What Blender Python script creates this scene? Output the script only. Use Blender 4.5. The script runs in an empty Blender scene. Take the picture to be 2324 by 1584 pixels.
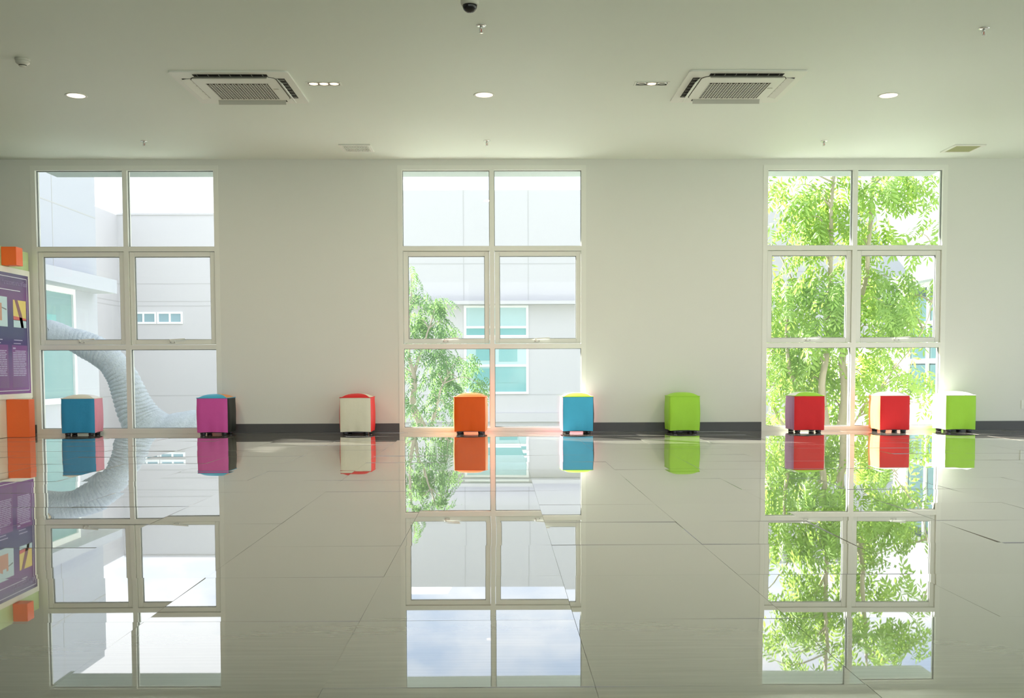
import bpy, bmesh, math, random
from mathutils import Vector, Matrix, Quaternion, noise
C = bpy.context.scene.collection
SC = bpy.context.scene

# ------------------------------------------------------------------ camera, sky, sun, exposure
cam = bpy.data.cameras.new('camera'); camo = bpy.data.objects.new('camera', cam); C.objects.link(camo)
cam.sensor_width = 36; cam.lens = 36 * 2300 / 2324
cam.shift_x = 0.00275; cam.shift_y = 0.0714
cam.clip_end = 400
camo.matrix_world = Matrix(((0.99992, 0.00403, -0.01177, 0), (-0.01196, 0.05237, -0.99856, 0), (-0.00341, 0.99862, 0.05241, 0.7006), (0, 0, 0, 1)))
SC.camera = camo
SC.view_settings.view_transform = 'Standard'; SC.view_settings.look = 'None'
SC.view_settings.gamma = 1; SC.view_settings.use_curve_mapping = False
SC.view_settings.exposure = 0.42
SC.cycles.use_denoising = True
SC.cycles.diffuse_bounces = 8; SC.cycles.transparent_max_bounces = 24; SC.cycles.max_bounces = 14
SC.cycles.sample_clamp_indirect = 10; SC.cycles.blur_glossy = 0.3

SUN_DIR = Vector((1.1, -1.0, -1.0)).normalized()
sun = bpy.data.lights.new('sun', 'SUN'); sun.energy = 20.0; sun.angle = math.radians(0.9); sun.color = (1, 0.965, 0.92)
suno = bpy.data.objects.new('sun', sun); C.objects.link(suno)
suno.rotation_euler = SUN_DIR.to_track_quat('-Z', 'Y').to_euler(); suno.location = (-6, 20, 14)

w = bpy.data.worlds.new('world'); SC.world = w; w.use_nodes = True
nt = w.node_tree; N = nt.nodes; L = nt.links; N.clear()
tc = N.new('ShaderNodeTexCoord'); mp = N.new('ShaderNodeMapping'); mp.inputs['Scale'].default_value = (2.2, 2.2, 5.0)
mp.inputs['Location'].default_value = (0.35, 0.1, 0.15)
nz = N.new('ShaderNodeTexNoise'); nz.inputs['Scale'].default_value = 1.6; nz.inputs['Detail'].default_value = 9; nz.inputs['Roughness'].default_value = 0.55
rp = N.new('ShaderNodeValToRGB'); rp.color_ramp.elements[0].position = 0.40; rp.color_ramp.elements[1].position = 0.56
rp.color_ramp.elements[0].color = (0.70, 0.86, 1.12, 1); rp.color_ramp.elements[1].color = (1.30, 1.32, 1.36, 1)
bg = N.new('ShaderNodeBackground'); bg.inputs['Strength'].default_value = 1.1
wo = N.new('ShaderNodeOutputWorld')
L.new(tc.outputs['Generated'], mp.inputs['Vector']); L.new(mp.outputs['Vector'], nz.inputs['Vector'])
L.new(nz.outputs['Fac'], rp.inputs['Fac']); L.new(rp.outputs['Color'], bg.inputs['Color']); L.new(bg.outputs[0], wo.inputs[0])

LAMP_W = 22.0          # watts of each ceiling downlight of the hall

# ------------------------------------------------------------------ materials
def mat(name, col, rough=0.6, spec=0.5, metal=0.0, bump=0.0, bscale=60, var=0.0, vscale=(3, 3, 3), coat=0.0, emis=None, estr=0, ior=1.5):
    m = bpy.data.materials.new(name); m.use_nodes = True
    t = m.node_tree; b = t.nodes['Principled BSDF']
    b.inputs['Base Color'].default_value = (*col, 1); b.inputs['Roughness'].default_value = rough
    b.inputs['Specular IOR Level'].default_value = spec; b.inputs['Metallic'].default_value = metal
    b.inputs['Coat Weight'].default_value = coat; b.inputs['IOR'].default_value = ior
    if emis: b.inputs['Emission Color'].default_value = (*emis, 1); b.inputs['Emission Strength'].default_value = estr
    co = t.nodes.new('ShaderNodeTexCoord')
    if var:
        mpn = t.nodes.new('ShaderNodeMapping'); mpn.inputs['Scale'].default_value = vscale
        n = t.nodes.new('ShaderNodeTexNoise'); n.inputs['Scale'].default_value = 1; n.inputs['Detail'].default_value = 6
        mx = t.nodes.new('ShaderNodeMix'); mx.data_type = 'RGBA'
        mx.inputs['A'].default_value = (*[c * (1 - var) for c in col], 1); mx.inputs['B'].default_value = (*[min(1, c * (1 + var)) for c in col], 1)
        t.links.new(co.outputs['Object'], mpn.inputs['Vector']); t.links.new(mpn.outputs[0], n.inputs['Vector'])
        t.links.new(n.outputs['Fac'], mx.inputs['Factor']); t.links.new(mx.outputs['Result'], b.inputs['Base Color'])
    if bump:
        n2 = t.nodes.new('ShaderNodeTexNoise'); n2.inputs['Scale'].default_value = bscale; n2.inputs['Detail'].default_value = 3
        bp = t.nodes.new('ShaderNodeBump'); bp.inputs['Strength'].default_value = bump; bp.inputs['Distance'].default_value = 0.01
        t.links.new(co.outputs['Object'], n2.inputs['Vector']); t.links.new(n2.outputs['Fac'], bp.inputs['Height']); t.links.new(bp.outputs[0], b.inputs['Normal'])
    return m

M = {}
M['wall'] = mat('wall_paint', (0.75, 0.768, 0.718), 0.75, 0.3, bump=0.05, bscale=90, var=0.02, vscale=(0.8, 0.8, 0.8))
M['ceil'] = mat('ceiling_paint', (0.78, 0.84, 0.77), 0.55, 0.4, var=0.015, vscale=(0.7, 0.7, 0.7))
M['frame'] = mat('white_powder_coat', (0.80, 0.82, 0.76), 0.4, 0.4)
M['gasket'] = mat('grey_gasket', (0.22, 0.24, 0.23), 0.7)
M['grout'] = mat('tile_grout', (0.6, 0.59, 0.54), 0.8)
M['base'] = mat('dark_skirting', (0.075, 0.078, 0.078), 0.45, var=0.1)
M['steel'] = mat('zinc_steel', (0.7, 0.72, 0.7), 0.3, metal=0.9)
M['chrome'] = mat('chrome', (0.8, 0.8, 0.8), 0.12, metal=1.0)
M['plastic'] = mat('white_plastic', (0.80, 0.82, 0.76), 0.4)
M['plastic2'] = mat('grey_white_plastic', (0.62, 0.62, 0.55), 0.45)
M['dark'] = mat('dark_fill', (0.035, 0.032, 0.026), 0.8)
M['brownslot'] = mat('grille_shadow', (0.055, 0.047, 0.032), 0.8)
M['black'] = mat('black_plastic', (0.015, 0.015, 0.016), 0.35)
M['dome'] = mat('smoked_dome', (0.01, 0.01, 0.012), 0.05, 0.6)
M['lens'] = mat('warm_lamp_lens', (1, 0.9, 0.75), 0.4, emis=(1.0, 0.80, 0.55), estr=2.2)
M['lensoff'] = mat('unlit_lamp', (0.35, 0.35, 0.33), 0.15, metal=0.6)
M['glowring'] = mat('glow_tinted_ring', (0.95, 0.85, 0.65), 0.25, metal=0.7)
M['filter'] = mat('olive_filter', (0.36, 0.38, 0.20), 0.8, bump=0.2, bscale=400)
def fabric(n, c): return mat(n, c, 0.5, 0.35, bump=0.12, bscale=35, var=0.05, vscale=(9, 9, 9))
M['f_blue'] = fabric('blue_leatherette', (0.03, 0.30, 0.55))
M['f_sky'] = fabric('sky_blue_leatherette', (0.06, 0.45, 0.72))
M['f_pink'] = fabric('pink_leatherette', (0.80, 0.28, 0.36))
M['f_mag'] = fabric('magenta_leatherette', (0.68, 0.10, 0.42))
M['f_black'] = fabric('black_leatherette', (0.016, 0.022, 0.018))
M['f_orange'] = fabric('orange_leatherette', (0.88, 0.118, 0.004))
M['f_lorange'] = fabric('pale_and_sunlit_orange', (0.85, 0.36, 0.12))  # pale orange, also sunlight painted onto the orange sides
M['f_cream'] = fabric('cream_leatherette', (0.80, 0.79, 0.64))
M['f_red'] = fabric('red_leatherette', (0.75, 0.018, 0.022))
M['f_lime'] = fabric('lime_leatherette', (0.36, 0.70, 0.05))
M['f_purple'] = fabric('mauve_leatherette', (0.55, 0.25, 0.50))
M['f_white'] = fabric('white_and_sunlit_leatherette', (0.86, 0.86, 0.84))  # white, also stands in for sun glare on lit sides and tops
M['pip'] = mat('pale_piping', (0.72, 0.62, 0.5), 0.6)
M['obox'] = mat('orange_laminate', (0.98, 0.17, 0.03), 0.4, var=0.03)
M['cream'] = mat('cream_board', (0.78, 0.76, 0.60), 0.5)
M['pgreen'] = mat('pale_green_board', (0.52, 0.66, 0.32), 0.5)
M['boardw'] = mat('white_board_edge', (0.80, 0.80, 0.66), 0.4)
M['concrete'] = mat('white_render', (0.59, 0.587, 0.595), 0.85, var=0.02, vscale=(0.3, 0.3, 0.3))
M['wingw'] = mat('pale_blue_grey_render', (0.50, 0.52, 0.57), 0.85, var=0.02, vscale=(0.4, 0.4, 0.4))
M['joint'] = mat('facade_joint', (0.50, 0.50, 0.50), 0.9)
M['soffit'] = mat('grey_soffit', (0.35, 0.40, 0.39), 0.7)
M['wframe'] = mat('white_window_frame', (0.88, 0.90, 0.90), 0.5)
M['teal'] = mat('teal_window_glass', (0.44, 0.62, 0.63), 0.08, 0.5)
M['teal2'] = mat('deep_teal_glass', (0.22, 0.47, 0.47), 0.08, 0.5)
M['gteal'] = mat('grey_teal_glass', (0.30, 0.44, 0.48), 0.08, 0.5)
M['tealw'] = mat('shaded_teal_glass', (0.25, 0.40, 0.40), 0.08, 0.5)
M['tealr'] = mat('dark_reflective_glass', (0.06, 0.11, 0.115), 0.06, 0.5)
M['roof'] = mat('grey_roof_tile', (0.55, 0.58, 0.58), 0.8, var=0.2, vscale=(4, 4, 20))
M['lawn'] = mat('lawn_green', (0.24, 0.27, 0.19), 0.9, var=0.2, vscale=(2, 2, 2))
M['paving'] = mat('pale_paving', (0.6, 0.6, 0.56), 0.8, var=0.05)
M['bark'] = mat('pale_bark', (0.42, 0.37, 0.30), 0.9, bump=0.5, bscale=40, var=0.2, vscale=(8, 8, 2))
M['dino'] = mat('grey_statue_skin', (0.46, 0.505, 0.545), 0.8, 0.3, bump=1.0, bscale=45, var=0.18, vscale=(14, 14, 14))
M['eyeball'] = mat('statue_eye', (0.6, 0.5, 0.35), 0.2)

def leafmat(name, c, tr):
    m = bpy.data.materials.new(name); m.use_nodes = True; t = m.node_tree
    b = t.nodes['Principled BSDF']; out = t.nodes['Material Output']
    b.inputs['Roughness'].default_value = 0.45
    oi = t.nodes.new('ShaderNodeObjectInfo'); co = t.nodes.new('ShaderNodeTexCoord')
    n = t.nodes.new('ShaderNodeTexNoise'); n.inputs['Scale'].default_value = 3.0
    ad = t.nodes.new('ShaderNodeMath'); ad.operation = 'ADD'
    sb = t.nodes.new('ShaderNodeMath'); sb.operation = 'MULTIPLY'; sb.inputs[1].default_value = 0.5
    t.links.new(co.outputs['Object'], n.inputs['Vector']); t.links.new(n.outputs['Fac'], ad.inputs[0]); t.links.new(oi.outputs['Random'], ad.inputs[1]); t.links.new(ad.outputs[0], sb.inputs[0])
    def mix(a, bb):
        x = t.nodes.new('ShaderNodeMix'); x.data_type = 'RGBA'; x.inputs['A'].default_value = (*a, 1); x.inputs['B'].default_value = (*bb, 1)
        t.links.new(sb.outputs[0], x.inputs['Factor']); return x
    m1 = mix([v * 0.72 for v in c], [min(1, v * 1.25) for v in c]); m2 = mix([v * 0.8 for v in tr], [min(1, v * 1.2) for v in tr])
    t.links.new(m1.outputs['Result'], b.inputs['Base Color'])
    tl = t.nodes.new('ShaderNodeBsdfTranslucent'); t.links.new(m2.outputs['Result'], tl.inputs['Color'])
    ms = t.nodes.new('ShaderNodeMixShader'); ms.inputs[0].default_value = 0.5
    t.links.new(b.outputs[0], ms.inputs[1]); t.links.new(tl.outputs[0], ms.inputs[2]); t.links.new(ms.outputs[0], out.inputs[0])
    return m
M['leaf'] = leafmat('bright_leaf', (0.26, 0.44, 0.12), (0.42, 0.58, 0.11))
M['leaf2'] = leafmat('mid_green_leaf', (0.13, 0.27, 0.13), (0.20, 0.34, 0.10))

def glass():
    m = bpy.data.materials.new('clear_window_glass'); m.use_nodes = True; t = m.node_tree; t.nodes.clear()
    tr = t.nodes.new('ShaderNodeBsdfTransparent'); tr.inputs[0].default_value = (0.975, 0.985, 0.98, 1)
    gl = t.nodes.new('ShaderNodeBsdfGlossy'); gl.inputs['Roughness'].default_value = 0.0
    fr = t.nodes.new('ShaderNodeFresnel'); ge = t.nodes.new('ShaderNodeNewGeometry'); mr = t.nodes.new('ShaderNodeMapRange')
    mr.inputs[3].default_value = 1.3; mr.inputs[4].default_value = 1 / 1.3      # same outside-to-glass reflectance on both faces of the thin sheet
    t.links.new(ge.outputs['Backfacing'], mr.inputs[0]); t.links.new(mr.outputs[0], fr.inputs[0])
    mx = t.nodes.new('ShaderNodeMixShader'); o = t.nodes.new('ShaderNodeOutputMaterial')
    t.links.new(fr.outputs[0], mx.inputs[0]); t.links.new(tr.outputs[0], mx.inputs[1]); t.links.new(gl.outputs[0], mx.inputs[2]); t.links.new(mx.outputs[0], o.inputs[0])
    return m
M['glass'] = glass()

def tilemat():
    m = bpy.data.materials.new('polished_porcelain'); m.use_nodes = True; t = m.node_tree; b = t.nodes['Principled BSDF']
    b.inputs['IOR'].default_value = 1.8; b.inputs['Specular IOR Level'].default_value = 0.5; b.inputs['Coat Weight'].default_value = 1.0; b.inputs['Coat IOR'].default_value = 1.55
    co = t.nodes.new('ShaderNodeTexCoord'); oi = t.nodes.new('ShaderNodeObjectInfo')
    mpn = t.nodes.new('ShaderNodeMapping'); mpn.inputs['Scale'].default_value = (3.5, 60, 1)
    sh = t.nodes.new('ShaderNodeVectorMath'); sh.operation = 'ADD'
    t.links.new(co.outputs['Object'], sh.inputs[0]); t.links.new(oi.outputs['Location'], sh.inputs[1]); t.links.new(sh.outputs[0], mpn.inputs['Vector'])
    n = t.nodes.new('ShaderNodeTexNoise'); n.inputs['Scale'].default_value = 1; n.inputs['Detail'].default_value = 5
    t.links.new(mpn.outputs[0], n.inputs['Vector'])
    cr = t.nodes.new('ShaderNodeValToRGB'); cr.color_ramp.elements[0].position = 0.3; cr.color_ramp.elements[1].position = 0.75
    cr.color_ramp.elements[0].color = (0.345, 0.325, 0.275, 1); cr.color_ramp.elements[1].color = (0.40, 0.38, 0.325, 1)
    t.links.new(n.outputs['Fac'], cr.inputs[0]); t.links.new(cr.outputs[0], b.inputs['Base Color'])
    rr = t.nodes.new('ShaderNodeMapRange'); rr.inputs[1].default_value = 0.6; rr.inputs[2].default_value = 0.8; rr.inputs[3].default_value = 0.012; rr.inputs[4].default_value = 0.03
    t.links.new(n.outputs['Fac'], rr.inputs[0]); t.links.new(rr.outputs[0], b.inputs['Roughness']); t.links.new(rr.outputs[0], b.inputs['Coat Roughness'])
    return m
M['tile'] = tilemat()

def postermat():
    m = bpy.data.materials.new('purple_poster_print'); m.use_nodes = True; t = m.node_tree; b = t.nodes['Principled BSDF']
    b.inputs['Roughness'].default_value = 0.18
    co = t.nodes.new('ShaderNodeTexCoord'); sx = t.nodes.new('ShaderNodeSeparateXYZ'); t.links.new(co.outputs['Object'], sx.inputs[0])
    mr = t.nodes.new('ShaderNodeMapRange'); mr.inputs[1].default_value = 0.45; mr.inputs[2].default_value = 1.73; t.links.new(sx.outputs['Z'], mr.inputs[0])
    cr = t.nodes.new('ShaderNodeValToRGB'); e = cr.color_ramp.elements
    e[0].position = 0; e[0].color = (0.24, 0.05, 0.30, 1); e[1].position = 1; e[1].color = (0.09, 0.07, 0.17, 1)
    for p, c in ((0.25, (0.15, 0.05, 0.25)), (0.42, (0.07, 0.05, 0.20)), (0.6, (0.06, 0.06, 0.18)), (0.8, (0.19, 0.06, 0.22))):
        k = e.new(p); k.color = (*c, 1)
    t.links.new(mr.outputs[0], cr.inputs[0]); t.links.new(cr.outputs[0], b.inputs['Base Color'])
    return m
M['poster'] = postermat()
M['pcol'] = mat('mauve_column_tint', (0.22, 0.08, 0.28), 0.2)
M['pwhite'] = mat('white_print', (0.80, 0.80, 0.86), 0.3)
M['plav'] = mat('lavender_print', (0.50, 0.44, 0.66), 0.3)
M['plav2'] = mat('faint_lavender_print', (0.34, 0.27, 0.45), 0.3)
M['pyel'] = mat('yellow_print', (0.80, 0.62, 0.15), 0.3)
M['pred'] = mat('red_print', (0.65, 0.12, 0.10), 0.3)
M['pcyan'] = mat('pale_cyan_print', (0.55, 0.72, 0.74), 0.3)
M['pbrown'] = mat('brown_print', (0.25, 0.09, 0.10), 0.3)
M['pcopper'] = mat('copper_print', (0.62, 0.32, 0.20), 0.3)

# ------------------------------------------------------------------ helpers
class MB:
    def __init__(s): s.v = []; s.f = []; s.sm = []
    def add(s, vs, fs, smooth=False):
        o = len(s.v); s.v += [tuple(v) for v in vs]; s.f += [tuple(i + o for i in f) for f in fs]; s.sm += [smooth] * len(fs); return s
    def box(s, x0, x1, y0, y1, z0, z1, b=0.0):
        if b <= 0:
            vs = [(x, y, z) for z in (z0, z1) for y in (y0, y1) for x in (x0, x1)]
            return s.add(vs, [(0, 2, 3, 1), (4, 5, 7, 6), (0, 1, 5, 4), (2, 6, 7, 3), (0, 4, 6, 2), (1, 3, 7, 5)])
        bm = bmesh.new(); bmesh.ops.create_cube(bm, size=1)
        for v in bm.verts: v.co = Vector(((x0 + x1) / 2 + v.co.x * (x1 - x0), (y0 + y1) / 2 + v.co.y * (y1 - y0), (z0 + z1) / 2 + v.co.z * (z1 - z0)))
        bmesh.ops.bevel(bm, geom=bm.edges[:], offset=b, segments=2, affect='EDGES')
        bm.verts.ensure_lookup_table(); s.add([v.co for v in bm.verts], [[v.index for v in f.verts] for f in bm.faces]); bm.free(); return s
    def obox(s, c, ax, ay, az):            # oriented box from centre and three half-axis vectors
        c = Vector(c); ax = Vector(ax); ay = Vector(ay); az = Vector(az)
        vs = [c + ax * i + ay * j + az * k for k in (-1, 1) for j in (-1, 1) for i in (-1, 1)]
        return s.add(vs, [(0, 2, 3, 1), (4, 5, 7, 6), (0, 1, 5, 4), (2, 6, 7, 3), (0, 4, 6, 2), (1, 3, 7, 5)])
    def lathe(s, c, prof, n=24, smooth=True, caps=True):
        c = Vector(c); vs = []; fs = []
        for r, z in prof:
            for i in range(n):
                a = 2 * math.pi * i / n; vs.append(c + Vector((r * math.cos(a), r * math.sin(a), z)))
        for k in range(len(prof) - 1):
            for i in range(n):
                j = (i + 1) % n; fs.append((k * n + i, k * n + j, (k + 1) * n + j, (k + 1) * n + i))
        if caps: fs.append(tuple(range(n - 1, -1, -1))); fs.append(tuple((len(prof) - 1) * n + i for i in range(n)))
        return s.add(vs, fs, smooth)
    def tube(s, pts, rads, n=6, smooth=True, caps=True):
        pts = [Vector(p) for p in pts]; vs = []; fs = []
        up = Vector((0.31, 0.17, 0.93))
        for k, p in enumerate(pts):
            d = (pts[min(k + 1, len(pts) - 1)] - pts[max(k - 1, 0)]).normalized()
            a = d.cross(up);
            if a.length < 0.1: a = d.cross(Vector((1, 0, 0)))
            a.normalize(); b = d.cross(a)
            for i in range(n):
                t = 2 * math.pi * i / n; vs.append(p + (a * math.cos(t) + b * math.sin(t)) * rads[k])
        for k in range(len(pts) - 1):
            for i in range(n):
                j = (i + 1) % n; fs.append((k * n + i, k * n + j, (k + 1) * n + j, (k + 1) * n + i))
        if caps: fs.append(tuple(range(n - 1, -1, -1))); fs.append(tuple((len(pts) - 1) * n + i for i in range(n)))
        return s.add(vs, fs, smooth)
    def mesh(s, name, m):
        me = bpy.data.meshes.new(name); me.from_pydata(s.v, [], s.f); me.polygons.foreach_set('use_smooth', s.sm)
        bm = bmesh.new(); bm.from_mesh(me); bmesh.ops.recalc_face_normals(bm, faces=bm.faces[:]); bm.to_mesh(me); bm.free()
        me.materials.append(m); me.update(); return me
    def build(s, name, m, parent=None, loc=None, rz=0):
        o = bpy.data.objects.new(name, s.mesh(name, m)); C.objects.link(o)
        if parent: o.parent = parent
        if loc: o.location = loc
        if rz: o.rotation_euler.z = rz
        return o
def tag(o, label=None, cat=None, group=None, kind=None):
    if label: o['label'] = label
    if cat: o['category'] = cat
    if group: o['group'] = group
    if kind: o['kind'] = kind
    return o
def thing(name, label, cat, loc=(0, 0, 0), rz=0, group=None):
    o = bpy.data.objects.new(name, None); C.objects.link(o); o.location = loc; o.rotation_euler.z = rz; o.empty_display_size = 0.1
    return tag(o, label, cat, group)
def part(o, parent):        # parent built-in-place meshes under an Empty that stands elsewhere
    o.parent = parent; o.matrix_parent_inverse = parent_inv(parent); return o
def parent_inv(p): return Matrix.LocRotScale(p.location, p.rotation_euler, None).inverted()
def struct(name, mb, m, parent=None):
    o = mb.build(name, m, parent)
    if not parent: o['kind'] = 'structure'
    return o

# ------------------------------------------------------------------ room shell
CEIL = 3.009; WY = 11.3
X0, X1, Y0 = -11.0, 9.3, -3.0
WIN = [(-5.058, -4.083, -3.111), (-1.038, -0.051, 0.939), (3.008, 3.981, 4.953), (7.04, 8.01, 8.98)]  # last one is out of view, added for light at the right end
FR = 0.052; ZB, Z1, Z2, ZT = 0.051, 0.928, 2.007, 2.89
# floor slab (grout seen in the joints) and tiles
fl = struct('floor', MB().box(X0 - 0.2, X1 + 0.2, Y0 - 0.2, WY + 0.15, -0.2, -0.0028), M['grout'])
R = random.Random(7)
TS = 0.6; G = 0.0004
def tile_mesh(k):
    q = R.uniform; n = 5; mb = MB(); h = TS / 2 - G
    a, b, c, d = q(-1, 1) * 0.0011, q(-1, 1) * 0.0009, q(-1, 1) * 0.0006, q(-1, 1) * 0.002
    vs = []
    for j in range(n):
        for i in range(n):
            x = -h + 2 * h * i / (n - 1); y = -h + 2 * h * j / (n - 1)
            vs.append((x, y, a * x * x + b * y * y + c * x * y + d * x * x * y))
    mb.add(vs, [(j * n + i, j * n + i + 1, (j + 1) * n + i + 1, (j + 1) * n + i) for j in range(n - 1) for i in range(n - 1)], True)
    mb.add([(-h, -h, 0), (h, -h, 0), (h, h, 0), (-h, h, 0), (-h, -h, -0.009), (h, -h, -0.009), (h, h, -0.009), (-h, h, -0.009)],
           [(0, 1, 5, 4), (1, 2, 6, 5), (2, 3, 7, 6), (3, 0, 4, 7)])
    return mb.mesh('tile', M['tile'])
TM = [tile_mesh(k) for k in range(7)]
nx0 = math.floor((X0 + 0.386) / TS); nt_ = 0
rest = MB(); hh = TS / 2 - G
for ky in range(-18, 7):
    for kx in range(-18, 17):
        cx = -0.386 + TS * (kx + 0.5); cy = 7.60 + TS * (ky + 0.5)
        x0, x1, y0, y1 = cx - hh, cx + hh, cy - hh, cy + hh
        if x1 < X0 or x0 > X1 or y1 < Y0 or y0 > WY: continue
        clipped = x0 < X0 or x1 > X1 or y0 < Y0 or y1 > WY
        vis = cy > 1.75 and abs(cx - 0.0) < 0.515 * cy + 0.62
        if vis and not clipped:
            o = bpy.data.objects.new('tile', TM[R.randrange(7)]); C.objects.link(o); o.parent = fl
            o.location = (cx, cy, R.uniform(-0.0002, 0.0002))
            o.rotation_euler = (R.gauss(0, 0.0017), R.gauss(0, 0.0015), R.choice((0, math.pi))); nt_ += 1
        else:
            rest.box(max(x0, X0), min(x1, X1), max(y0, Y0), min(y1, WY), -0.009, 0)
ro = rest.build('tile_border', M['tile'], fl); ro['kind'] = 'stuff'
print('tiles', nt_)
struct('ceiling', MB().box(X0 - 0.2, X1 + 0.2, Y0 - 0.2, WY + 0.15, CEIL, CEIL + 0.2), M['ceil'])
wb = MB(); xs = [X0 - 0.2]
for a, b, c in WIN: xs += [a - FR, c + FR]
xs.append(X1 + 0.2)
for i in range(0, len(xs), 2): wb.box(xs[i], xs[i + 1], WY, WY + 0.15, -0.2, CEIL)
for a, b, c in WIN: wb.box(a - FR, c + FR, WY, WY + 0.15, ZT + FR, CEIL)
struct('wall_back', wb, M['wall'])
struct('wall_left', MB().box(X0 - 0.15, X0, Y0, WY, 0, CEIL), M['wall'])
wr = MB()  # unseen wall, its openings sized to brighten the right side
for y0, y1 in ((Y0, -2.6), (1.5, 1.9), (6.2, 6.6), (11.0, WY)): wr.box(X1, X1 + 0.15, y0, y1, 0, CEIL)
for y0, y1 in ((-2.6, 1.5), (1.9, 6.2), (6.6, 11.0)): wr.box(X1, X1 + 0.15, y0, y1, 2.9, CEIL)
struct('wall_right', wr, M['wall'])
wf = MB()  # unseen rear wall, openings added and sized for fill daylight
for x0, x1 in ((X0, -4.3), (-0.7, -0.1), (3.5, 4.1), (8.9, X1)): wf.box(x0, x1, Y0 - 0.15, Y0, 0, CEIL)
for x0, x1 in ((-4.3, -0.7), (-0.1, 3.5), (4.1, 8.9)): wf.box(x0, x1, Y0 - 0.15, Y0, 2.9, CEIL)
struct('wall_front', wf, M['wall'])
for i in range(0, len(xs), 2):
    a, b = max(xs[i], X0), min(xs[i + 1], X1)
    struct('baseboard_back', MB().box(a + 0.001, b - 0.001, WY - 0.012, WY, 0.001, 0.094).box(a + 0.001, b - 0.001, WY - 0.009, WY, 0.094, 0.099), M['base'])

# windows: frame, two hinged sashes with cam handles, six panes
for k, (a, b, c) in enumerate(WIN):
    y0, y1 = WY - 0.004, WY + 0.10; h = 0.026
    f = MB()
    f.box(a - FR, a, y0, y1, 0, ZT + FR).box(c, c + FR, y0, y1, 0, ZT + FR)
    f.box(a, c, y0, y1, 0, ZB).box(a, c, y0, y1, ZT, ZT + FR)
    f.box(b - h, b + h, y0 + 0.002, y1, ZB, ZT)
    for z in (Z1, Z2):
        for p, q in ((a, b - h), (b + h, c)): f.box(p, q, y0 + 0.002, y1, z, z + 0.052)
    # thin cover strip round the frame
    wnd = struct('window_%d' % (k + 1), f, M['frame'])
    for p, q in ((a, b - h), (b + h, c)):
        for z0, z1 in ((ZB, Z1), (Z2 + 0.052, ZT)):
            e = 0.006
            gk = MB().box(p, p + e, WY + 0.034, WY + 0.06, z0, z1).box(q - e, q, WY + 0.034, WY + 0.06, z0, z1).box(p + e, q - e, WY + 0.034, WY + 0.06, z1 - e, z1).box(p + e, q - e, WY + 0.034, WY + 0.06, z0, z0 + e)
            gk.build('gasket', M['gasket'], wnd)
            MB().box(p + 0.002, q - 0.002, WY + 0.044, WY + 0.05, z0 + 0.002, z1 - 0.002).build('pane', M['glass'], wnd)
        z0, z1 = Z1 + 0.052, Z2; s = 0.052; g = 0.004
        sb = MB()
        A0, A1 = p + g, q - g; B0, B1 = z0 + g, z1 - g
        sb.box(A0, A0 + s, WY + 0.018, WY + 0.07, B0, B1, 0.004).box(A1 - s, A1, WY + 0.018, WY + 0.07, B0, B1, 0.004)
        sb.box(A0 + s - 0.004, A1 - s + 0.004, WY + 0.018, WY + 0.07, B0, B0 + s, 0.004).box(A0 + s - 0.004, A1 - s + 0.004, WY + 0.018, WY + 0.07, B1 - s, B1, 0.004)
        sash = sb.build('sash', M['frame'], wnd)
        e = 0.006; P0, P1, Q0, Q1 = A0 + s, A1 - s, B0 + s, B1 - s
        MB().box(P0, P0 + e, WY + 0.034, WY + 0.06, Q0, Q1).box(P1 - e, P1, WY + 0.034, WY + 0.06, Q0, Q1).box(P0 + e, P1 - e, WY + 0.034, WY + 0.06, Q1 - e, Q1).box(P0 + e, P1 - e, WY + 0.034, WY + 0.06, Q0, Q0 + e).build('gasket', M['gasket'], sash)
        MB().box(P0 + 0.001, P1 - 0.001, WY + 0.044, WY + 0.05, Q0 + 0.001, Q1 - 0.001).build('pane', M['glass'], sash)
        hx = (p + q) / 2 - 0.01
        hm = MB().box(hx - 0.03, hx + 0.03, WY + 0.006, WY + 0.018, Q0 - 0.035, Q0 - 0.004, 0.003)
        hm.obox((hx + 0.055, WY - 0.002, Q0 + 0.004), (0.085, 0, 0.006), (0, 0.005, 0), (0, 0, 0.006))
        hm.lathe((hx - 0.02, WY + 0.0, Q0 - 0.012), [(0.011, -0.012), (0.011, 0.012)], 10)
        hm.build('handle', M['plastic'], sash)
        sc = MB()
        for dx in (-0.022, 0.022): sc.box(hx + dx - 0.004, hx + dx + 0.004, WY + 0.003, WY + 0.0065, Q0 - 0.031, Q0 - 0.023)
        sc.build('screw', M['gasket'], sash)
# sunshade canopy over the windows, outside
struct('trim_1', MB().box(-5.2, 5.17, WY + 0.15, 12.2, 2.985, 3.16), M['soffit'])

# ------------------------------------------------------------------ ground and buildings outside
struct('ground', MB().box(-90, 90, -60, 90, -3.4, -3.2), M['lawn'])
struct('bounce_paving', MB().box(-30, 30, WY + 0.3, 17.5, -3.2, -3.17), M['paving'])  # unseen pale paving, laid wide to bounce sun up to the ceiling

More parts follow.
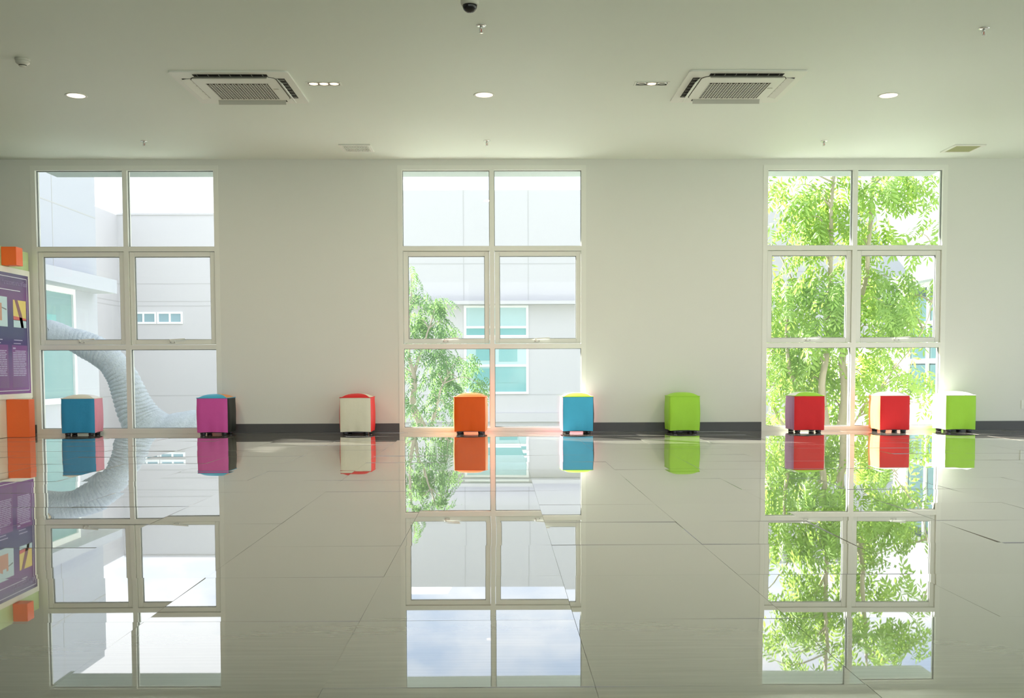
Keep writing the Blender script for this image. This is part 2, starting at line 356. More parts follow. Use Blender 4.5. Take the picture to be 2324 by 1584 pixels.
def far_window(parent, plane, u0, u1, z0, z1, mull_u=(), mull_z=(), m='teal', fw=0.06, d=0.06, opened=(), at=0.0, sgn=1):
    """window on a wall: plane 'y' (faces -y) or 'x' (faces +x/-x); u runs along the wall"""
    def B(mb, ua, ub, za, zb, d0, d1):
        if plane == 'y': mb.box(ua, ub, at - d1, at - d0, za, zb)
        else:
            p, q = sorted((at + sgn * d0, at + sgn * d1)); mb.box(p, q, ua, ub, za, zb)
        return mb
    fr = MB()
    B(fr, u0 - fw, u0, z0 - fw, z1 + fw, -0.02, d); B(fr, u1, u1 + fw, z0 - fw, z1 + fw, -0.02, d)
    B(fr, u0, u1, z1, z1 + fw, -0.02, d); B(fr, u0, u1, z0 - fw, z0, -0.02, d)
    us = [u0, *mull_u, u1]; zs = [z0, *mull_z, z1]; mw = fw * 0.5
    for u in mull_u: B(fr, u - mw, u + mw, z0, z1, -0.02, d * 0.9)
    for z in mull_z: B(fr, u0, u1, z - mw, z + mw, -0.02, d * 0.85)
    wn = fr.build('window', M['wframe'], parent)
    k = 0
    for i in range(len(us) - 1):
        for j in range(len(zs) - 1):
            mm = M[opened[k % len(opened)]] if opened else M[m]; k += 1
            B(MB(), us[i] + (mw if i else 0), us[i + 1] - (mw if i + 1 < len(us) - 1 else 0), zs[j] + (mw if j else 0), zs[j + 1] - (mw if j + 1 < len(zs) - 1 else 0), 0.0, 0.015).build('pane', mm, wn)
    return wn
def joints(parent, plane, at, sgn, hz, vt, u0, u1, z0, z1, wd=0.02):
    def add(mb):
        part(mb.build('joint_line', M['joint']), parent)
    for z in hz:
        if plane == 'y': add(MB().box(u0, u1, at - 0.004, at + 0.01, z - wd / 2, z + wd / 2))
        else: p, q = sorted((at - sgn * 0.01, at + sgn * 0.004)); add(MB().box(p, q, u0, u1, z - wd / 2, z + wd / 2))
    for u in vt:
        if plane == 'y': add(MB().box(u - wd / 2, u + wd / 2, at - 0.0042, at + 0.01, z0, z1))
        else: p, q = sorted((at - sgn * 0.01, at + sgn * 0.0042)); add(MB().box(p, q, u - wd / 2, u + wd / 2, z0, z1))

# left wing (faces right), with a big teal window under a ledge
b1 = thing('building_wing', 'pale grey wing with tall teal window under a ledge, outside left window', 'building', (-9.5, 15, -3.2))
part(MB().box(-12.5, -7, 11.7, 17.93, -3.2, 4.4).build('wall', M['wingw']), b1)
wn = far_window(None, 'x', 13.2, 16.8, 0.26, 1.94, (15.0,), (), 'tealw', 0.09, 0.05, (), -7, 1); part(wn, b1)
part(MB().box(-6.985, -6.978, 15.05, 16.2, 1.30, 1.58).build('painted_reflection', M['teal2']), b1)  # reflection in the glass painted as a flat deep teal patch
part(MB().box(-7, -6.6, 12.6, 17.8, 2.03, 2.26).build('ledge', M['wingw']), b1)
joints(b1, 'x', -7, 1, (3.35, 1.0), (16.2,), 11.7, 17.93, 2.3, 4.4)

b2 = thing('office_block', 'white office block with two small slit windows behind the dinosaur statue', 'building', (-11, 41, -3.2))
part(MB().box(-22, -7.5, 38, 46, -3.2, 6.43).build('wall', M['concrete']), b2)
part(MB().box(-22, -14.04, 34, 38, -3.2, 6.43).build('side_wall', M['concrete']), b2)
for u0, u1 in ((-13.55, -12.72), (-12.56, -11.75)):
    part(far_window(None, 'y', u0, u1, 2.49, 2.79, ((u0 + u1) / 2,), (), 'gteal', 0.07, 0.05, (), 38), b2)
joints(b2, 'y', 38, 1, (3.9, 3.25, 3.08, -0.25), (), -14.04, -7.5, -3, 6.43, 0.035)
joints(b2, 'x', -14.04, 1, (3.9, 3.25, 3.08, -0.25), (), 34, 38, -3, 6.43, 0.035)
part(MB().box(-14.04, -7.5, 37.95, 38.3, 6.43, 6.50).build('parapet', M['concrete']), b2)

b3 = thing('office_block', 'white office block with teal windows below a long ledge, behind middle window', 'building', (0, 33, -3.2))
part(MB().box(-6.5, 5.2, 30, 37, -3.2, 5.93).build('wall', M['concrete']), b3)
part(MB().box(-6.5, 5.2, 29.55, 30, 2.58, 2.68).build('ledge', M['concrete']), b3)
part(MB().box(-6.5, 5.2, 29.9, 30, -0.86, -0.6).build('string_course', M['concrete']), b3)
part(far_window(None, 'y', -0.90, 0.86, 1.70, 2.50, (-0.16,), (1.93,), 'teal', 0.07, 0.05, ('teal2', 'teal', 'teal2', 'teal'), 30), b3)
part(far_window(None, 'y', -0.90, 0.86, 0.03, 1.55, (-0.16,), (0.80,), 'teal', 0.07, 0.05, ('teal', 'teal', 'teal2', 'teal'), 30), b3)
for u0, u1, z0, z1 in ((-0.62, -0.22, 0.95, 1.5), (0.06, 0.6, 0.92, 1.42), (-0.66, -0.2, 0.22, 0.72), (0.0, 0.62, 0.30, 0.74)):
    part(MB().box(u0, u1, 29.976, 29.984, z0, z1).build('blind', M['teal2']), b3)
joints(b3, 'y', 30, 1, (3.79, -0.06), (-0.97, 0.93), -6.5, 5.2, 2.72, 5.93, 0.03)
rf = MB()
for r in range(5): rf.add([(-6.0, 30.4 + r * 0.35, 5.97 + r * 0.13), (-1.35 - r * 0.05, 30.4 + r * 0.35, 5.97 + r * 0.13), (-1.40 - r * 0.05, 30.75 + r * 0.35, 6.12 + r * 0.13), (-6.0, 30.75 + r * 0.35, 6.12 + r * 0.13),
                           (-6.0, 30.4 + r * 0.35, 5.90), (-1.35 - r * 0.05, 30.4 + r * 0.35, 5.90), (-1.40 - r * 0.05, 30.75 + r * 0.35, 5.90), (-6.0, 30.75 + r * 0.35, 5.90)],
                          [(0, 1, 2, 3), (0, 1, 5, 4), (1, 2, 6, 5), (2, 3, 7, 6), (3, 0, 4, 7)])
part(rf.build('tiled_roof', M['roof']), b3)

b4 = thing('gabled_block', 'plain white gabled block behind the tree at the right window', 'building', (12, 41, -3.2))
part(MB().box(8.6, 14.2, 38, 45, -3.2, 6.55).build('wall', M['concrete']), b4)
part(MB().add([(14.2, 38, -3.2), (18.0, 38, -3.2), (18.0, 38, 0.9), (14.2, 38, 5.8), (14.2, 45, -3.2), (18.0, 45, -3.2), (18.0, 45, 0.9), (14.2, 45, 5.8)],
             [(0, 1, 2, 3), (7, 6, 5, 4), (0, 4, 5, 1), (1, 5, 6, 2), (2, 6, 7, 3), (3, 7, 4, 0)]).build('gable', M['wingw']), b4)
joints(b4, 'y', 38, 1, (4.3,), (10.9,), 8.6, 14.2, -3, 6.5, 0.035)

b5 = thing('low_wing', 'low sunlit white wing with gridded teal window, far right outside', 'building', (9, 15, -3.2))
part(MB().box(6.6, 12, 12.4, 16.75, -3.2, 2.0).build('wall', M['concrete']), b5)
part(MB().box(6.35, 12, 12.2, 16.4, 2.0, 2.14).build('roof_slab', M['soffit']), b5)
part(far_window(None, 'x', 13.2, 16.1, 0.30, 1.93, (14.2, 15.42), (0.80, 1.37), 'tealr', 0.07, 0.05, (), 6.6, -1), b5)
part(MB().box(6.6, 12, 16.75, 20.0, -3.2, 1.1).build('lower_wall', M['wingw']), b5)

# ------------------------------------------------------------------ trees
def leaf_mesh(seed, n=5, ll=0.10, wd=0.032, ln=0.32, m='leaf'):
    r = random.Random(seed); mb = MB()
    pts = []
    for i in range(6):
        t = i / 5; pts.append(Vector((ln * t, 0, -0.28 * ln * t * t)))
    vs = []; fs = []
    for i, p in enumerate(pts): vs += [p + Vector((0, 0.0022 * (1.2 - i / 5), 0)), p - Vector((0, 0.0022 * (1.2 - i / 5), 0))]
    for i in range(5): fs.append((2 * i, 2 * i + 1, 2 * i + 3, 2 * i + 2))
    mb.add(vs, fs)
    def lf(base, d, droop, L_):
        d = d.normalized(); side = Vector((-d.y, d.x, 0)).normalized(); tip = base + d * L_ + Vector((0, 0, -droop * L_))
        mid = base.lerp(tip, 0.45); up = Vector((0, 0, 0.10 * L_))
        w_ = wd * r.uniform(0.85, 1.15) * 0.5
        q1 = base.lerp(tip, 0.72) + side * w_ * 0.75; q2 = base.lerp(tip, 0.72) - side * w_ * 0.75
        mb.add([base, mid + side * w_ - up * 0.2, q1, tip, q2, mid - side * w_ - up * 0.2, mid + up * 0.5], [(0, 6, 1), (1, 6, 3, 2), (6, 5, 4, 3), (0, 5, 6)])
    for i in range(n):
        t = 0.22 + 0.72 * i / (n - 1) if n > 1 else 0.5
        k = t * 5; i0 = min(4, int(k)); p = pts[i0].lerp(pts[i0 + 1], k - i0)
        for sg in (-1, 1):
            an = math.radians(r.uniform(48, 68)) * sg
            lf(p, Vector((math.cos(an), math.sin(an), 0)), r.uniform(0.25, 0.8), ll * r.uniform(0.8, 1.1))
    lf(pts[-1], Vector((1, 0, 0)), 0.6, ll)
    return mb
def bez(pts, n):
    out = []; pts = [Vector(p) for p in pts]
    for i in range(len(pts) - 1):
        p0 = pts[max(i - 1, 0)]; p1 = pts[i]; p2 = pts[i + 1]; p3 = pts[min(i + 2, len(pts) - 1)]
        for k in range(n):
            t = k / n
            out.append(0.5 * ((2 * p1) + (-p0 + p2) * t + (2 * p0 - 5 * p1 + 4 * p2 - p3) * t * t + (-p0 + 3 * p1 - 3 * p2 + p3) * t ** 3))
    out.append(pts[-1]); return out
def tree(name, label, base, trunks, clusters, seed, scale, m, n_parts):
    """trunks: list of (points, r0, r1); clusters: (x, y, z, rx, ry, rz, count)"""
    r = random.Random(seed); t = thing(name, label, 'tree', base); inv = parent_inv(t); skel = []
    for i, (pts, r0, r1) in enumerate(trunks):
        pp = bez(pts, 5); rr = [r0 + (r1 - r0) * k / (len(pp) - 1) for k in range(len(pp))]
        pp = [p + Vector((noise.noise(p * 2.1 + Vector((i, 0, 0))), noise.noise(p * 2.1 + Vector((0, i, 7))), 0)) * 0.05 for p in pp]
        part(MB().tube(pp, rr, 8).build('trunk' if i == 0 else 'limb', M['bark']), t); skel += list(zip(pp, rr))
    meshes = [leaf_mesh(seed * 10 + k, n=r.choice((5, 5, 6)), ll=0.10, wd=0.034, ln=0.34, m=m) for k in range(4)]
    mds = [x.mesh('leaf', M[m]) for x in meshes]
    items = []
    for (x, y, z, rx, ry, rz, cnt) in clusters:
        c = Vector((x, y, z))
        near = min(skel, key=lambda s: (s[0] - c).length + (0.8 if s[0].z > c.z else 0))[0]
        mid = near.lerp(c, 0.55) + Vector((0, 0, 0.12))
        tw = bez([near, mid, c], 4)
        part(MB().tube(tw, [0.014 - 0.010 * k / (len(tw) - 1) for k in range(len(tw))], 5).build('twig', M['bark']), t)
        for q in range(cnt):
            while True:
                u = Vector((r.uniform(-1, 1), r.uniform(-1, 1), r.uniform(-1, 1)))
                if u.length <= 1: break
            p = c + Vector((u.x * rx, u.y * ry, u.z * rz))
            out = (p - near); az = math.atan2(out.y, out.x) + r.gauss(0, 0.8)
            dp = r.uniform(0.05, 0.75) + 0.25
            mtx = Matrix.Translation(p) @ Matrix.Rotation(az, 4, 'Z') @ Matrix.Rotation(dp, 4, 'Y') @ Matrix.Rotation(r.gauss(0, 0.5), 4, 'X') @ Matrix.Scale(scale * r.uniform(0.75, 1.15), 4)
            items.append((p.y, r.randrange(4), mtx))
    items.sort(key=lambda i: i[0])
    for _, k, mtx in items[:n_parts]:
        o = bpy.data.objects.new('leaf', mds[k]); C.objects.link(o); o.parent = t; o.matrix_parent_inverse = inv; o.matrix_basis = mtx
    if len(items) > n_parts:
        f = MB()
        for _, k, mtx in items[n_parts:]: f.add([mtx @ Vector(v) for v in meshes[k].v], meshes[k].f)
        fo = part(f.build('foliage', M[m]), t); fo['kind'] = 'stuff'
    return t
def pc(px, py, d, rpx, rpy, cnt, ry=0.45):      # picture-plane measurement to a crown clump at distance d
    s = d / 2300
    return (px, d, py, rpx * s, ry, rpy * s, cnt)
def W(px, py, d): return ((px - 1129 + (d - 11.3) * 0) * d / 2300 + 0.0, d, 0.7 + (843 - (px - 1129) * 0.0034 - py) * d / 2300)
def cl(l, seed):
    r = random.Random(seed); out = []
    for px, py, rpx, rpy, cnt, d in l:
        x, y, z = W(px, py, d); s = d / 2300
        out.append((x, y + r.uniform(-0.35, 0.35), z, rpx * s, 0.35, rpy * s, int(cnt * 1.2)))
    return out
D3 = 13.7
T3 = cl([(1795, 435, 38, 28, 14, D3), (1858, 445, 42, 45, 26, D3), (1828, 505, 48, 42, 30, D3), (1895, 500, 40, 55, 30, D3), (1905, 425, 40, 30, 20, D3),
         (1985, 430, 55, 45, 40, D3), (2040, 415, 38, 24, 16, D3), (1985, 515, 42, 45, 30, D3), (2075, 540, 42, 34, 9, D3 - .5), (2118, 480, 22, 26, 7, D3 - .5),
         (1748, 545, 16, 40, 7, D3), (1840, 560, 50, 22, 18, D3), (1965, 560, 35, 18, 14, D3), (1760, 410, 20, 14, 6, D3),
         (1790, 655, 50, 50, 50, D3), (1860, 640, 55, 50, 50, D3), (1910, 690, 40, 60, 36, D3 - .4), (1800, 725, 60, 45, 52, D3), (1870, 740, 55, 40, 44, D3 - .3),
         (1985, 635, 40, 45, 36, D3), (2040, 640, 40, 38, 22, D3), (1990, 700, 45, 45, 42, D3), (2055, 695, 42, 28, 24, D3), (2075, 740, 40, 26, 12, D3), (2115, 650, 26, 24, 7, D3 - .3),
         (1975, 755, 40, 20, 22, D3), (2000, 805, 45, 30, 32, D3), (2050, 845, 40, 28, 18, D3 - .2), (2095, 865, 30, 20, 8, D3 - .3),
         (1775, 815, 50, 40, 44, D3), (1845, 815, 55, 35, 44, D3), (1900, 830, 35, 45, 28, D3), (1770, 880, 40, 35, 26, D3), (1850, 880, 50, 30, 24, D3), (1960, 860, 30, 35, 16, D3),
         (1765, 940, 36, 28, 18, D3), (1900, 925, 40, 32, 18, D3), (1965, 930, 26, 36, 14, D3), (2100, 925, 30, 28, 7, D3 - .3), (1820, 1010, 70, 50, 20, D3), (1960, 1020, 60, 40, 14, D3),
         (1860, 350, 80, 40, 26, D3), (1990, 345, 70, 40, 22, D3)], 3)
tree('courtyard_tree', 'large bright green feathery leaved tree close outside the right window', (4.5, 13.7, -3.2),
     [([(4.52, 13.75, -3.2), (4.66, 13.7, -1.2), (4.68, 13.7, -0.1), (4.72, 13.7, 0.55), (4.70, 13.7, 0.9), (5.0, 13.7, 2.0), (5.02, 13.6, 3.3)], 0.10, 0.02),
      ([(4.62, 13.7, -0.8), (4.40, 13.65, 0.3), (4.46, 13.65, 1.0), (4.48, 13.65, 1.8), (4.50, 13.6, 3.4)], 0.06, 0.022),
      ([(4.55, 13.7, -0.9), (4.12, 13.7, 0.35), (3.95, 13.7, 0.8), (3.95, 13.8, 1.3), (4.1, 13.9, 1.8)], 0.045, 0.008),
      ([(4.6, 13.7, -0.4), (5.1, 13.5, 0.4), (5.6, 13.3, 1.2), (5.75, 13.2, 2.0)], 0.016, 0.004),
      ([(4.5, 13.7, -0.7), (3.85, 13.8, 0.0), (3.7, 13.8, 0.8)], 0.035, 0.01)], T3, 11, 1.05, 'leaf', 300)
D2 = 18.5
T2 = cl([(935, 645, 20, 45, 18, D2), (962, 690, 45, 30, 36, D2), (1000, 688, 28, 18, 12, D2), (945, 740, 35, 35, 34, D2), (990, 740, 40, 30, 32, D2), (1018, 748, 22, 16, 8, D2),
         (970, 790, 50, 18, 24, D2), (1010, 815, 48, 32, 40, D2), (1060, 820, 28, 28, 16, D2), (985, 860, 50, 32, 40, D2), (1040, 865, 45, 28, 32, D2), (1088, 875, 28, 20, 14, D2),
         (930, 820, 16, 30, 8, D2), (935, 905, 26, 35, 18, D2), (980, 910, 45, 28, 30, D2), (1010, 925, 30, 22, 12, D2), (925, 870, 14, 30, 8, D2), (1000, 960, 50, 14, 16, D2), (930, 960, 30, 20, 8, D2),
         (890, 720, 40, 60, 30, D2), (880, 850, 40, 60, 24, D2)], 5)
tree('courtyard_tree', 'smaller forked tree farther off, in left half of the middle window', (-1.2, 18.5, -3.2),
     [([(-1.05, 18.5, -3.2), (-1.18, 18.5, -0.9), (-1.42, 18.5, -0.30), (-1.53, 18.5, 0.0), (-1.51, 18.5, 0.4), (-1.52, 18.5, 0.65), (-1.6, 18.5, 1.1), (-1.55, 18.5, 2.2)], 0.10, 0.015),
      ([(-1.52, 18.5, 0.62), (-1.43, 18.5, 0.88), (-1.36, 18.5, 1.1), (-1.2, 18.5, 1.5)], 0.035, 0.012),
      ([(-1.15, 18.5, -0.9), (-1.2, 18.5, -0.4), (-1.1, 18.4, 0.1), (-0.9, 18.4, 0.6)], 0.05, 0.012)], T2, 23, 0.78, 'leaf2', 300)
def fronds(label, x, y, z, n, h, seed, sp):
    r = random.Random(seed); t = thing('fan_palm', label, 'plant', (x, y, -3.2))
    part(MB().tube([(x, y, -3.2), (x + 0.03, y, -1.5), (x, y, z)], [0.07, 0.06, 0.05], 8).build('stem', M['bark']), t)
    for i in range(n):
        a = r.uniform(0, 2 * math.pi); el = r.uniform(0.3, 1.35); L_ = h * r.uniform(0.7, 1.1); pts = []
        for k in range(6):
            q = k / 5; rr = L_ * q * math.cos(el) * sp; pts.append(Vector((x + math.cos(a) * rr, y + math.sin(a) * rr, z + L_ * q * math.sin(el) - 0.35 * L_ * q * q)))
        mb = MB(); sd = Vector((-math.sin(a), math.cos(a), 0)); vs = []
        for k, p in enumerate(pts): wv = 0.016 * math.sin(math.pi * (0.15 + 0.85 * k / 5)) + 0.002; vs += [p + sd * wv, p - sd * wv + Vector((0, 0, 0.004))]
        mb.add(vs, [(2 * k, 2 * k + 1, 2 * k + 3, 2 * k + 2) for k in range(5)])
        part(mb.build('frond', M['leaf2']), t)
    return t
fronds('spiky green palm behind the orange ottoman, left of it', -0.80, 17.0, -0.75, 34, 0.85, 3, 0.9)
fronds('spiky palm tuft just right of the middle mullion', 0.05, 17.0, -0.75, 22, 0.65, 4, 1.0)

# ------------------------------------------------------------------ dinosaur statue
def dinosaur():
    t = thing('dinosaur_statue', 'grey long-necked dinosaur statue looking left outside the left window', 'statue', (-2.9, 14.0, -3.2))
    pairs = [((-330, 400), (-330, 480)), ((-260, 310), (-270, 520)), ((-100, 240), (-110, 545)), ((60, 190), (50, 550)), ((150, 158), (140, 540)), ((215, 155), (230, 532)), ((330, 190), (330, 532)),
             ((500, 258), (440, 548)), ((640, 290), (560, 622)), ((800, 350), (690, 695)), ((900, 405), (760, 745)), ((1060, 530), (830, 800)), ((1160, 640), (880, 880)), ((1270, 790), (920, 960)), ((1350, 950), (950, 1060)),
             ((1420, 1100), (985, 1200)), ((1500, 1220), (1030, 1370)), ((1570, 1290), (1090, 1530)), ((1640, 1340), (1180, 1800)), ((1700, 1355), (1300, 2100)), ((1800, 1335), (1450, 2400)), ((2060, 1300), (1750, 2700)),
             ((2500, 1270), (2400, 2950)), ((3200, 1330), (3300, 2900)), ((3900, 1500), (3900, 2600)), ((4500, 1750), (4450, 2350)), ((5300, 2150), (5250, 2480)), ((6300, 2700), (6270, 2880)), ((7300, 3200), (7290, 3270))]
    X = lambda u: -6.163 + (u - 150) * 0.00107
    Z = lambda v: 1.185 - (v - 345) * 0.001078
    T = bez([(X(p[0]), 0, Z(p[1])) for p, q in pairs], 20); Bq = bez([(X(q[0]), 0, Z(q[1])) for p, q in pairs], 20); n = 44
    vs = []; fs = []; acc = 0.0; prev = None
    for k in range(len(T)):
        c = (T[k] + Bq[k]) / 2; up = (T[k] - Bq[k]) / 2; r0 = up.length
        if prev is not None: acc += (c - prev).length
        prev = c; neck = min(1, max(0, (acc - 0.62) / 0.3)) * min(1, max(0, (2.7 - acc) / 0.5))
        for i in range(n):
            a = 2 * math.pi * i / n; yy = math.cos(a); zz = math.sin(a)
            ph = acc * 2 * math.pi / 0.058 + 3.0 * noise.noise(Vector((acc * 2.6, yy * 1.3, zz * 1.3)))
            f_ = 1 + 0.095 * neck * (abs(math.sin(ph * 0.5)) ** 0.4 - 0.8) + 0.02 * noise.noise(Vector((c.x * 9, yy * 3, zz * 3)))
            vs.append(c + Vector((0, 14.0, 0)) + up * zz * f_ + Vector((0, yy * r0 * f_ * 0.84, 0)))
    for k in range(len(T) - 1):
        for i in range(n):
            j = (i + 1) % n; fs.append((k * n + i, k * n + j, (k + 1) * n + j, (k + 1) * n + i))
    fs.append(tuple(range(n))); fs.append(tuple((len(T) - 1) * n + i for i in range(n)))
    b = MB().add(vs, fs, True)
    for lx, ly in ((-4.0, 13.45), (-4.0, 14.55), (-2.6, 13.45), (-2.6, 14.55)):
        b.tube([(lx + 0.1, ly, -1.0), (lx, ly, -1.7), (lx + (0.12 if lx < -3 else -0.12), ly, -2.3), (lx, ly, -2.9), (lx - 0.04, ly, -3.2)], [0.46, 0.36, 0.25, 0.22, 0.26], 16)
    part(b.build('body', M['dino']), t)
    e = MB(); e.lathe((0, 0, 0), [(0.001, 0.03), (0.02, 0.025), (0.032, 0.01), (0.034, 0)], 16)
    eo = part(e.build('eye', M['eyeball']), t)
    eo.matrix_basis = Matrix.Translation((-6.135, 13.838, 1.243)) @ Matrix.Rotation(math.radians(90), 4, 'X')
    for rad in (0.048, 0.064):
        ring = [Vector((-6.135 + math.cos(q) * rad * 1.15, 13.836 + 0.006 * (rad > .05), 1.243 + math.sin(q) * rad * 0.8)) for q in [2 * math.pi * i / 24 for i in range(25)]]
        part(MB().tube(ring, [0.008] * 25, 6).build('eyelid', M['dino']), t)
    return t
dinosaur()

# ------------------------------------------------------------------ ottomans
def ottoman(label, x, y, rz, front, left, right, back, tops, W_=0.345, D_=0.345, seed=0):
    t = thing('cube_ottoman', label, 'ottoman', (x, y, 0), rz, 'cube ottomans along the window wall')
    r = random.Random(seed); hz0, hz1 = 0.028, 0.398; cr = 0.022; nz_ = 9; nu = 12
    ph = r.uniform(0, 20)
    def side(ang, w, d, name, m):
        mb = MB(); vs = []; hw = w / 2; hd = d / 2
        for j in range(nz_):
            tz = j / (nz_ - 1); z = hz0 + (hz1 - hz0) * tz
            bul = 0.007 * math.sin(math.pi * min(1, tz * 1.05)) - 0.004 * (tz < 0.05)
            for i in range(nu):
                u = -1 + 2 * i / (nu - 1)
                # points run along the flat side and half of each rounded corner
                if abs(u) > 0.88:
                    q = (abs(u) - 0.88) / 0.12 * math.pi / 4; px = math.copysign(hw - cr + cr * math.sin(q), u); py = -(hd - cr + cr * math.cos(q))
                else: px = u / 0.88 * (hw - cr); py = -hd
                wk = 0.0045 * max(0, 1 - tz * 2.2) * math.sin(u * 9 + ph + 2 * tz) * (1 - abs(u)) * 1.6 + 0.003 * noise.noise(Vector((u * 2, tz * 3, ph)))
                edge = 1 - max(0, (abs(u) - 0.8) / 0.2)
                zz = z + (0.006 * math.cos(u * math.pi / 2) if j == 0 else 0)
                vs.append(Vector((px * (1 + 0.012 * math.sin(math.pi * tz)), py - (bul + wk) * edge, zz)))
        rot = Matrix.Rotation(ang, 4, 'Z')
        mb.add([rot @ v for v in vs], [(j * nu + i, j * nu + i + 1, (j + 1) * nu + i + 1, (j + 1) * nu + i) for j in range(nz_ - 1) for i in range(nu - 1)], True)
        # folded-in hem and top edge give the cover thickness
        low = [Vector((v.x * 0.97, v.y * 0.97 if abs(v.y) > 0.02 else v.y, v.z + 0.004)) for v in vs[:nu]]
        mb.add([rot @ v for v in vs[:nu]] + [rot @ v for v in low], [(i, i + 1, nu + i + 1, nu + i) for i in range(nu - 1)], True)
        return mb.build(name, M[m], t)
    side(0, W_, D_, 'front_panel', front); side(math.pi / 2, D_, W_, 'side_panel', right); side(-math.pi / 2, D_, W_, 'side_panel', left); side(math.pi, W_, D_, 'back_panel', back)
    hw, hd = W_ / 2 - 0.001, D_ / 2 - 0.001
    for k, m in enumerate(tops):        # front, right, back, left wedge of the domed top
        mb = MB(); n = 7; vs = []
        for j in range(n):
            s_ = j / (n - 1)
            for i in range(n):
                u = -1 + 2 * i / (n - 1); px = u * s_; py = -s_
                q = max(abs(px), abs(py)); dome = 0.042 * (1 - 0.55 * (px * px + py * py) / 1.0 * 0.5 - 0.72 * q ** 4)
                if q > 0.999: dome = 0.0
                ccor = 1 - 0.05 * (abs(px * py)) ** 3
                v = Matrix.Rotation(k * math.pi / 2, 4, 'Z') @ Vector((px * ccor, py * ccor, 0))
                vs.append((v.x * hw, v.y * hd, hz1 + dome))
        mb.add(vs, [(j * n + i, j * n + i + 1, (j + 1) * n + i + 1, (j + 1) * n + i) for j in range(n - 1) for i in range(n - 1)], True)
        mb.build('top_panel', M[m], t)
    c_ = 0.02; ring = []
    for sx, sy in ((1, -1), (1, 1), (-1, 1), (-1, -1)):
        a0 = math.atan2(sy, sx)
        for q in (-0.6, 0, 0.6): ring.append(Vector((sx * (hw - c_) + c_ * math.cos(a0 + q), sy * (hd - c_) + c_ * math.sin(a0 + q), hz1 + 0.001)))
    ring.append(ring[0]); MB().tube(ring, [0.0042] * len(ring), 6, caps=False).build('piping', M[tops[0]], t)
    MB().box(-hw + 0.015, hw - 0.015, -hd + 0.015, hd - 0.015, 0.026, 0.040).build('base_board', M['black'], t)
    for sx in (-1, 1):
        for sy in (-1, 1):
            MB().lathe((sx * (hw - 0.055), sy * (hd - 0.05), 0), [(0.026, 0.001), (0.030, 0.006), (0.030, 0.027)], 14, False).build('leg', M['black'], t)
    return t
FY = 10.885 + 0.1725
OT = [('deep blue ottoman with pink right side, leftmost, in front of left window', -4.515, FY + 0.02, math.radians(7), 'f_blue', 'f_cream', 'f_pink', 'f_cream', ('f_cream', 'f_white', 'f_cream', 'f_cream'), 0.352),
      ('magenta ottoman with black right side and blue-orange top, left window edge', -3.055, FY, 0, 'f_mag', 'f_red', 'f_black', 'f_orange', ('f_sky', 'f_lorange', 'f_sky', 'f_sky'), 0.34),
      ('cream ottoman with red sides, against wall left of the middle window', -1.522, FY, math.radians(-0.5), 'f_cream', 'f_red', 'f_red', 'f_red', ('f_red', 'f_cream', 'f_red', 'f_cream'), 0.34),
      ('orange ottoman under the mullion of the middle window', -0.288, FY, math.radians(-3), 'f_orange', 'f_lorange', 'f_lorange', 'f_orange', ('f_orange', 'f_orange', 'f_orange', 'f_orange'), 0.345),  # paler sides have the sun on them put into the colour
      ('sky blue ottoman with pink left side and lime top, right corner of middle window', 0.866, FY, math.radians(1), 'f_sky', 'f_pink', 'f_black', 'f_pink', ('f_lime', 'f_white', 'f_white', 'f_white'), 0.338),  # white top wedges are sunlight painted as colour
      ('plain lime green ottoman alone against wall between middle and right windows', 2.025, FY + 0.01, 0, 'f_lime', 'f_lime', 'f_lime', 'f_lime', ('f_lime', 'f_lime', 'f_lime', 'f_lime'), 0.33),
      ('red ottoman with mauve left side and lime top, under right window', 3.369, FY, 0, 'f_red', 'f_purple', 'f_red', 'f_cream', ('f_lime', 'f_white', 'f_white', 'f_white'), 0.338),
      ('red ottoman with orange left side and white top, next to pale green one', 4.297, FY, 0, 'f_red', 'f_lorange', 'f_red', 'f_orange', ('f_white', 'f_white', 'f_white', 'f_white'), 0.332),
      ('sunlit pale green ottoman with white left side, rightmost of the row', 5.013, FY, 0, 'f_lime', 'f_white', 'f_lime', 'f_lime', ('f_white', 'f_lime', 'f_white', 'f_white'), 0.336)]  # left side is white to paint in the sun's glare
for i, a in enumerate(OT): ottoman(*a, seed=i + 1)

# ------------------------------------------------------------------ exhibit partition on the left
PX = -5.14; PY1 = 11.262; PY0 = 9.0
ep = thing('exhibit_partition', 'cream exhibit partition with purple Thai poster at left edge', 'partition', (PX - 0.06, 10.1, 0))
part(MB().box(PX - 0.12, PX, PY0, PY1, 0.002, 0.40).build('lower_panel', M['cream']), ep)
part(MB().box(PX - 0.12, PX, PY0, PY1, 0.40, 1.78).build('middle_panel', M['cream']), ep)
part(MB().box(PX - 0.12, PX, PY0, PY1, 1.78, 1.99).build('upper_panel', M['pgreen']), ep)
BX = PX + 0.022
bd = part(MB().box(PX, BX, PY0 + 0.05, 11.235, 0.40, 1.785, 0.003).build('poster_board', M['boardw']), ep)
po = part(MB().box(BX, BX + 0.002, PY0 + 0.1, 11.19, 0.455, 1.725).build('poster', M['poster']), ep)
def flat(name, m, y0, y1, z0, z1, lift=0.0026, mb=None):
    o = (mb or MB()).box(BX + 0.001, BX + lift, y0, y1, z0, z1)
    return o if mb else o.build(name, M[m], po)
ly0, ly1, lz0, lz1 = PY0 + 0.14, 11.155, 0.485, 1.69
bl = MB(); e = 0.006
for a in ((ly0, ly1, lz0, lz0 + e), (ly0, ly1, lz1 - e, lz1), (ly0, ly0 + e, lz0, lz1), (ly1 - e, ly1, lz0, lz1)): flat('', '', *a, 0.003, bl)
bl.build('border_line', M['pwhite'], po)
flat('header_rule', 'pwhite', ly0 + 0.1, 11.0, 1.545, 1.552)
